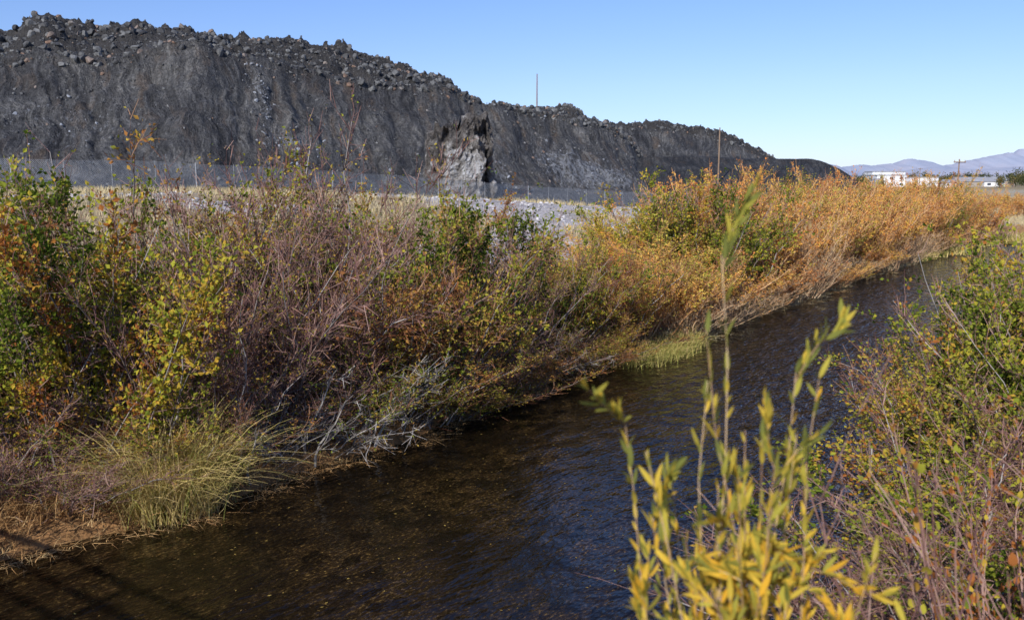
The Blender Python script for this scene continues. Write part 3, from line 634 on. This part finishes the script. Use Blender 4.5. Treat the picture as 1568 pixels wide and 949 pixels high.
for (Y0,sc_,sd_,pr) in ((8200,1.,3,[(1200,40),(2400,70),(2750,150),(3000,110),(3300,150),(3600,190),(3900,150),(4200,200),(4500,230),(4900,240),(5600,230),(7000,120),(9500,60)]),(6200,1,9,[(1000,20),(2600,30),(2900,80),(3300,95),(3900,75),(4600,90),(6500,50)])):
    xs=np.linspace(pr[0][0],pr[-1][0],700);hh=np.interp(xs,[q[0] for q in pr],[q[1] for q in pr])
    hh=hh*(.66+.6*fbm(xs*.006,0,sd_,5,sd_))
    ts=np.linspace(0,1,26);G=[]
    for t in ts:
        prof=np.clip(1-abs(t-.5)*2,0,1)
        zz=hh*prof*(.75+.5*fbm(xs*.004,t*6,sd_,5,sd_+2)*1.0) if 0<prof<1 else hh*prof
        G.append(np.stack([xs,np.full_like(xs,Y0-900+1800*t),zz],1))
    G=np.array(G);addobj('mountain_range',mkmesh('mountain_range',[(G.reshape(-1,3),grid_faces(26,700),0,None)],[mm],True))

# ---------------- bridge the photo is taken from ----------------
bc,nt,b=newmat('concrete');co=obj_co(nt);nt.links.new(ramp(nt,noise(nt,co,2,6),[(.3,(.28,.27,.25)),(.7,(.4,.39,.37))]).outputs[0],b.inputs['Base Color']);b.inputs['Roughness'].default_value=.9
br=bpy.data.objects.new('bridge',None);scene.collection.objects.link(br)
def sbox(s0,s1,n0,n1,z0,z1):
    v,f=box(s0,s1,n0,n1,z0,z1);x,y=SNxy(v[:,0],v[:,1]);return np.stack([x,y,v[:,2]],1),f,0,None
addobj('deck',mkmesh('deck',[sbox(-9.5,-.55,-8,22,3.05,3.4)],[bc]),parent=br)
addobj('girders',mkmesh('girders',[sbox(-9.,-8.6,-7,21,2.4,3.047),sbox(-5.2,-4.8,-7,21,2.4,3.047),sbox(-1.4,-1.0,-7,21,2.4,3.047)],[bc]),parent=br)
addobj('abutments',mkmesh('abutments',[sbox(-9.6,-.5,13.5,15,-.8,3.0),sbox(-9.6,-.5,-1.2,.0,-.8,3.0)],[bc]),parent=br)
pn=np.arange(-7.8,22,1.5);parts=[]
for s0 in (-.7,-9.35):
    for q in pn: parts.append(sbox(s0-.04,s0+.04,q-.04,q+.04,3.403,4.35))
    for zz in (3.7,4.02,4.353): parts.append(sbox(s0-.03,s0+.03,-8,22,zz,zz+.07))
addobj('railings',mkmesh('railings',parts,[gmt]),parent=br)

# ---------------- light, sky, camera ----------------
Lh=nrm(np.array([.42,.9]));el=math.radians(34)
d=Vector((Lh[0]*math.cos(el),Lh[1]*math.cos(el),-math.sin(el)))
sl=bpy.data.lights.new('sun','SUN');sl.energy=5.0;sl.angle=math.radians(.5);sl.color=(1,.96,.9)
so=bpy.data.objects.new('sun',sl);scene.collection.objects.link(so);so.rotation_euler=d.to_track_quat('-Z','Y').to_euler();so.location=(0,-20,40)
w=bpy.data.worlds.new('World');scene.world=w;w.use_nodes=True;nt=w.node_tree
sk=nt.nodes.new('ShaderNodeTexSky');sk.sky_type='NISHITA';sk.sun_disc=False;sk.sun_elevation=el;sk.sun_rotation=math.atan2(-Lh[0],-Lh[1]);sk.altitude=1200;sk.air_density=1.0;sk.dust_density=.6;sk.ozone_density=1.5
tc=nt.nodes.new('ShaderNodeTexCoord');sx=nt.nodes.new('ShaderNodeSeparateXYZ');nt.links.new(tc.outputs['Generated'],sx.inputs[0])
rs=ramp(nt,sx.outputs[2],[(0,(.42,.47,.70)),(.1,(.50,.54,.72)),(.3,(.50,.62,.86)),(1,(.42,.56,.86))])
mul=mixc(nt,1.,sk.outputs[0],rs.outputs[0],'MULTIPLY')
v2=nt.nodes.new('ShaderNodeVectorMath');v2.operation='SCALE';nt.links.new(mul,v2.inputs[0]);v2.inputs['Scale'].default_value=2.0
nt.links.new(v2.outputs[0],nt.nodes['Background'].inputs[0]);nt.nodes['Background'].inputs[1].default_value=.1
cam=bpy.data.cameras.new('camera');cam.sensor_width=36;cam.lens=36*1358/1568;cam.clip_start=.05;cam.clip_end=40000
cam.dof.use_dof=True;cam.dof.focus_distance=22;cam.dof.aperture_fstop=2.4
co_=bpy.data.objects.new('camera',cam);scene.collection.objects.link(co_);co_.location=(0,0,5);co_.rotation_euler=(math.radians(90-8.4),0,0)
scene.camera=co_
scene.view_settings.view_transform='Standard';scene.view_settings.look='None';scene.view_settings.exposure=0
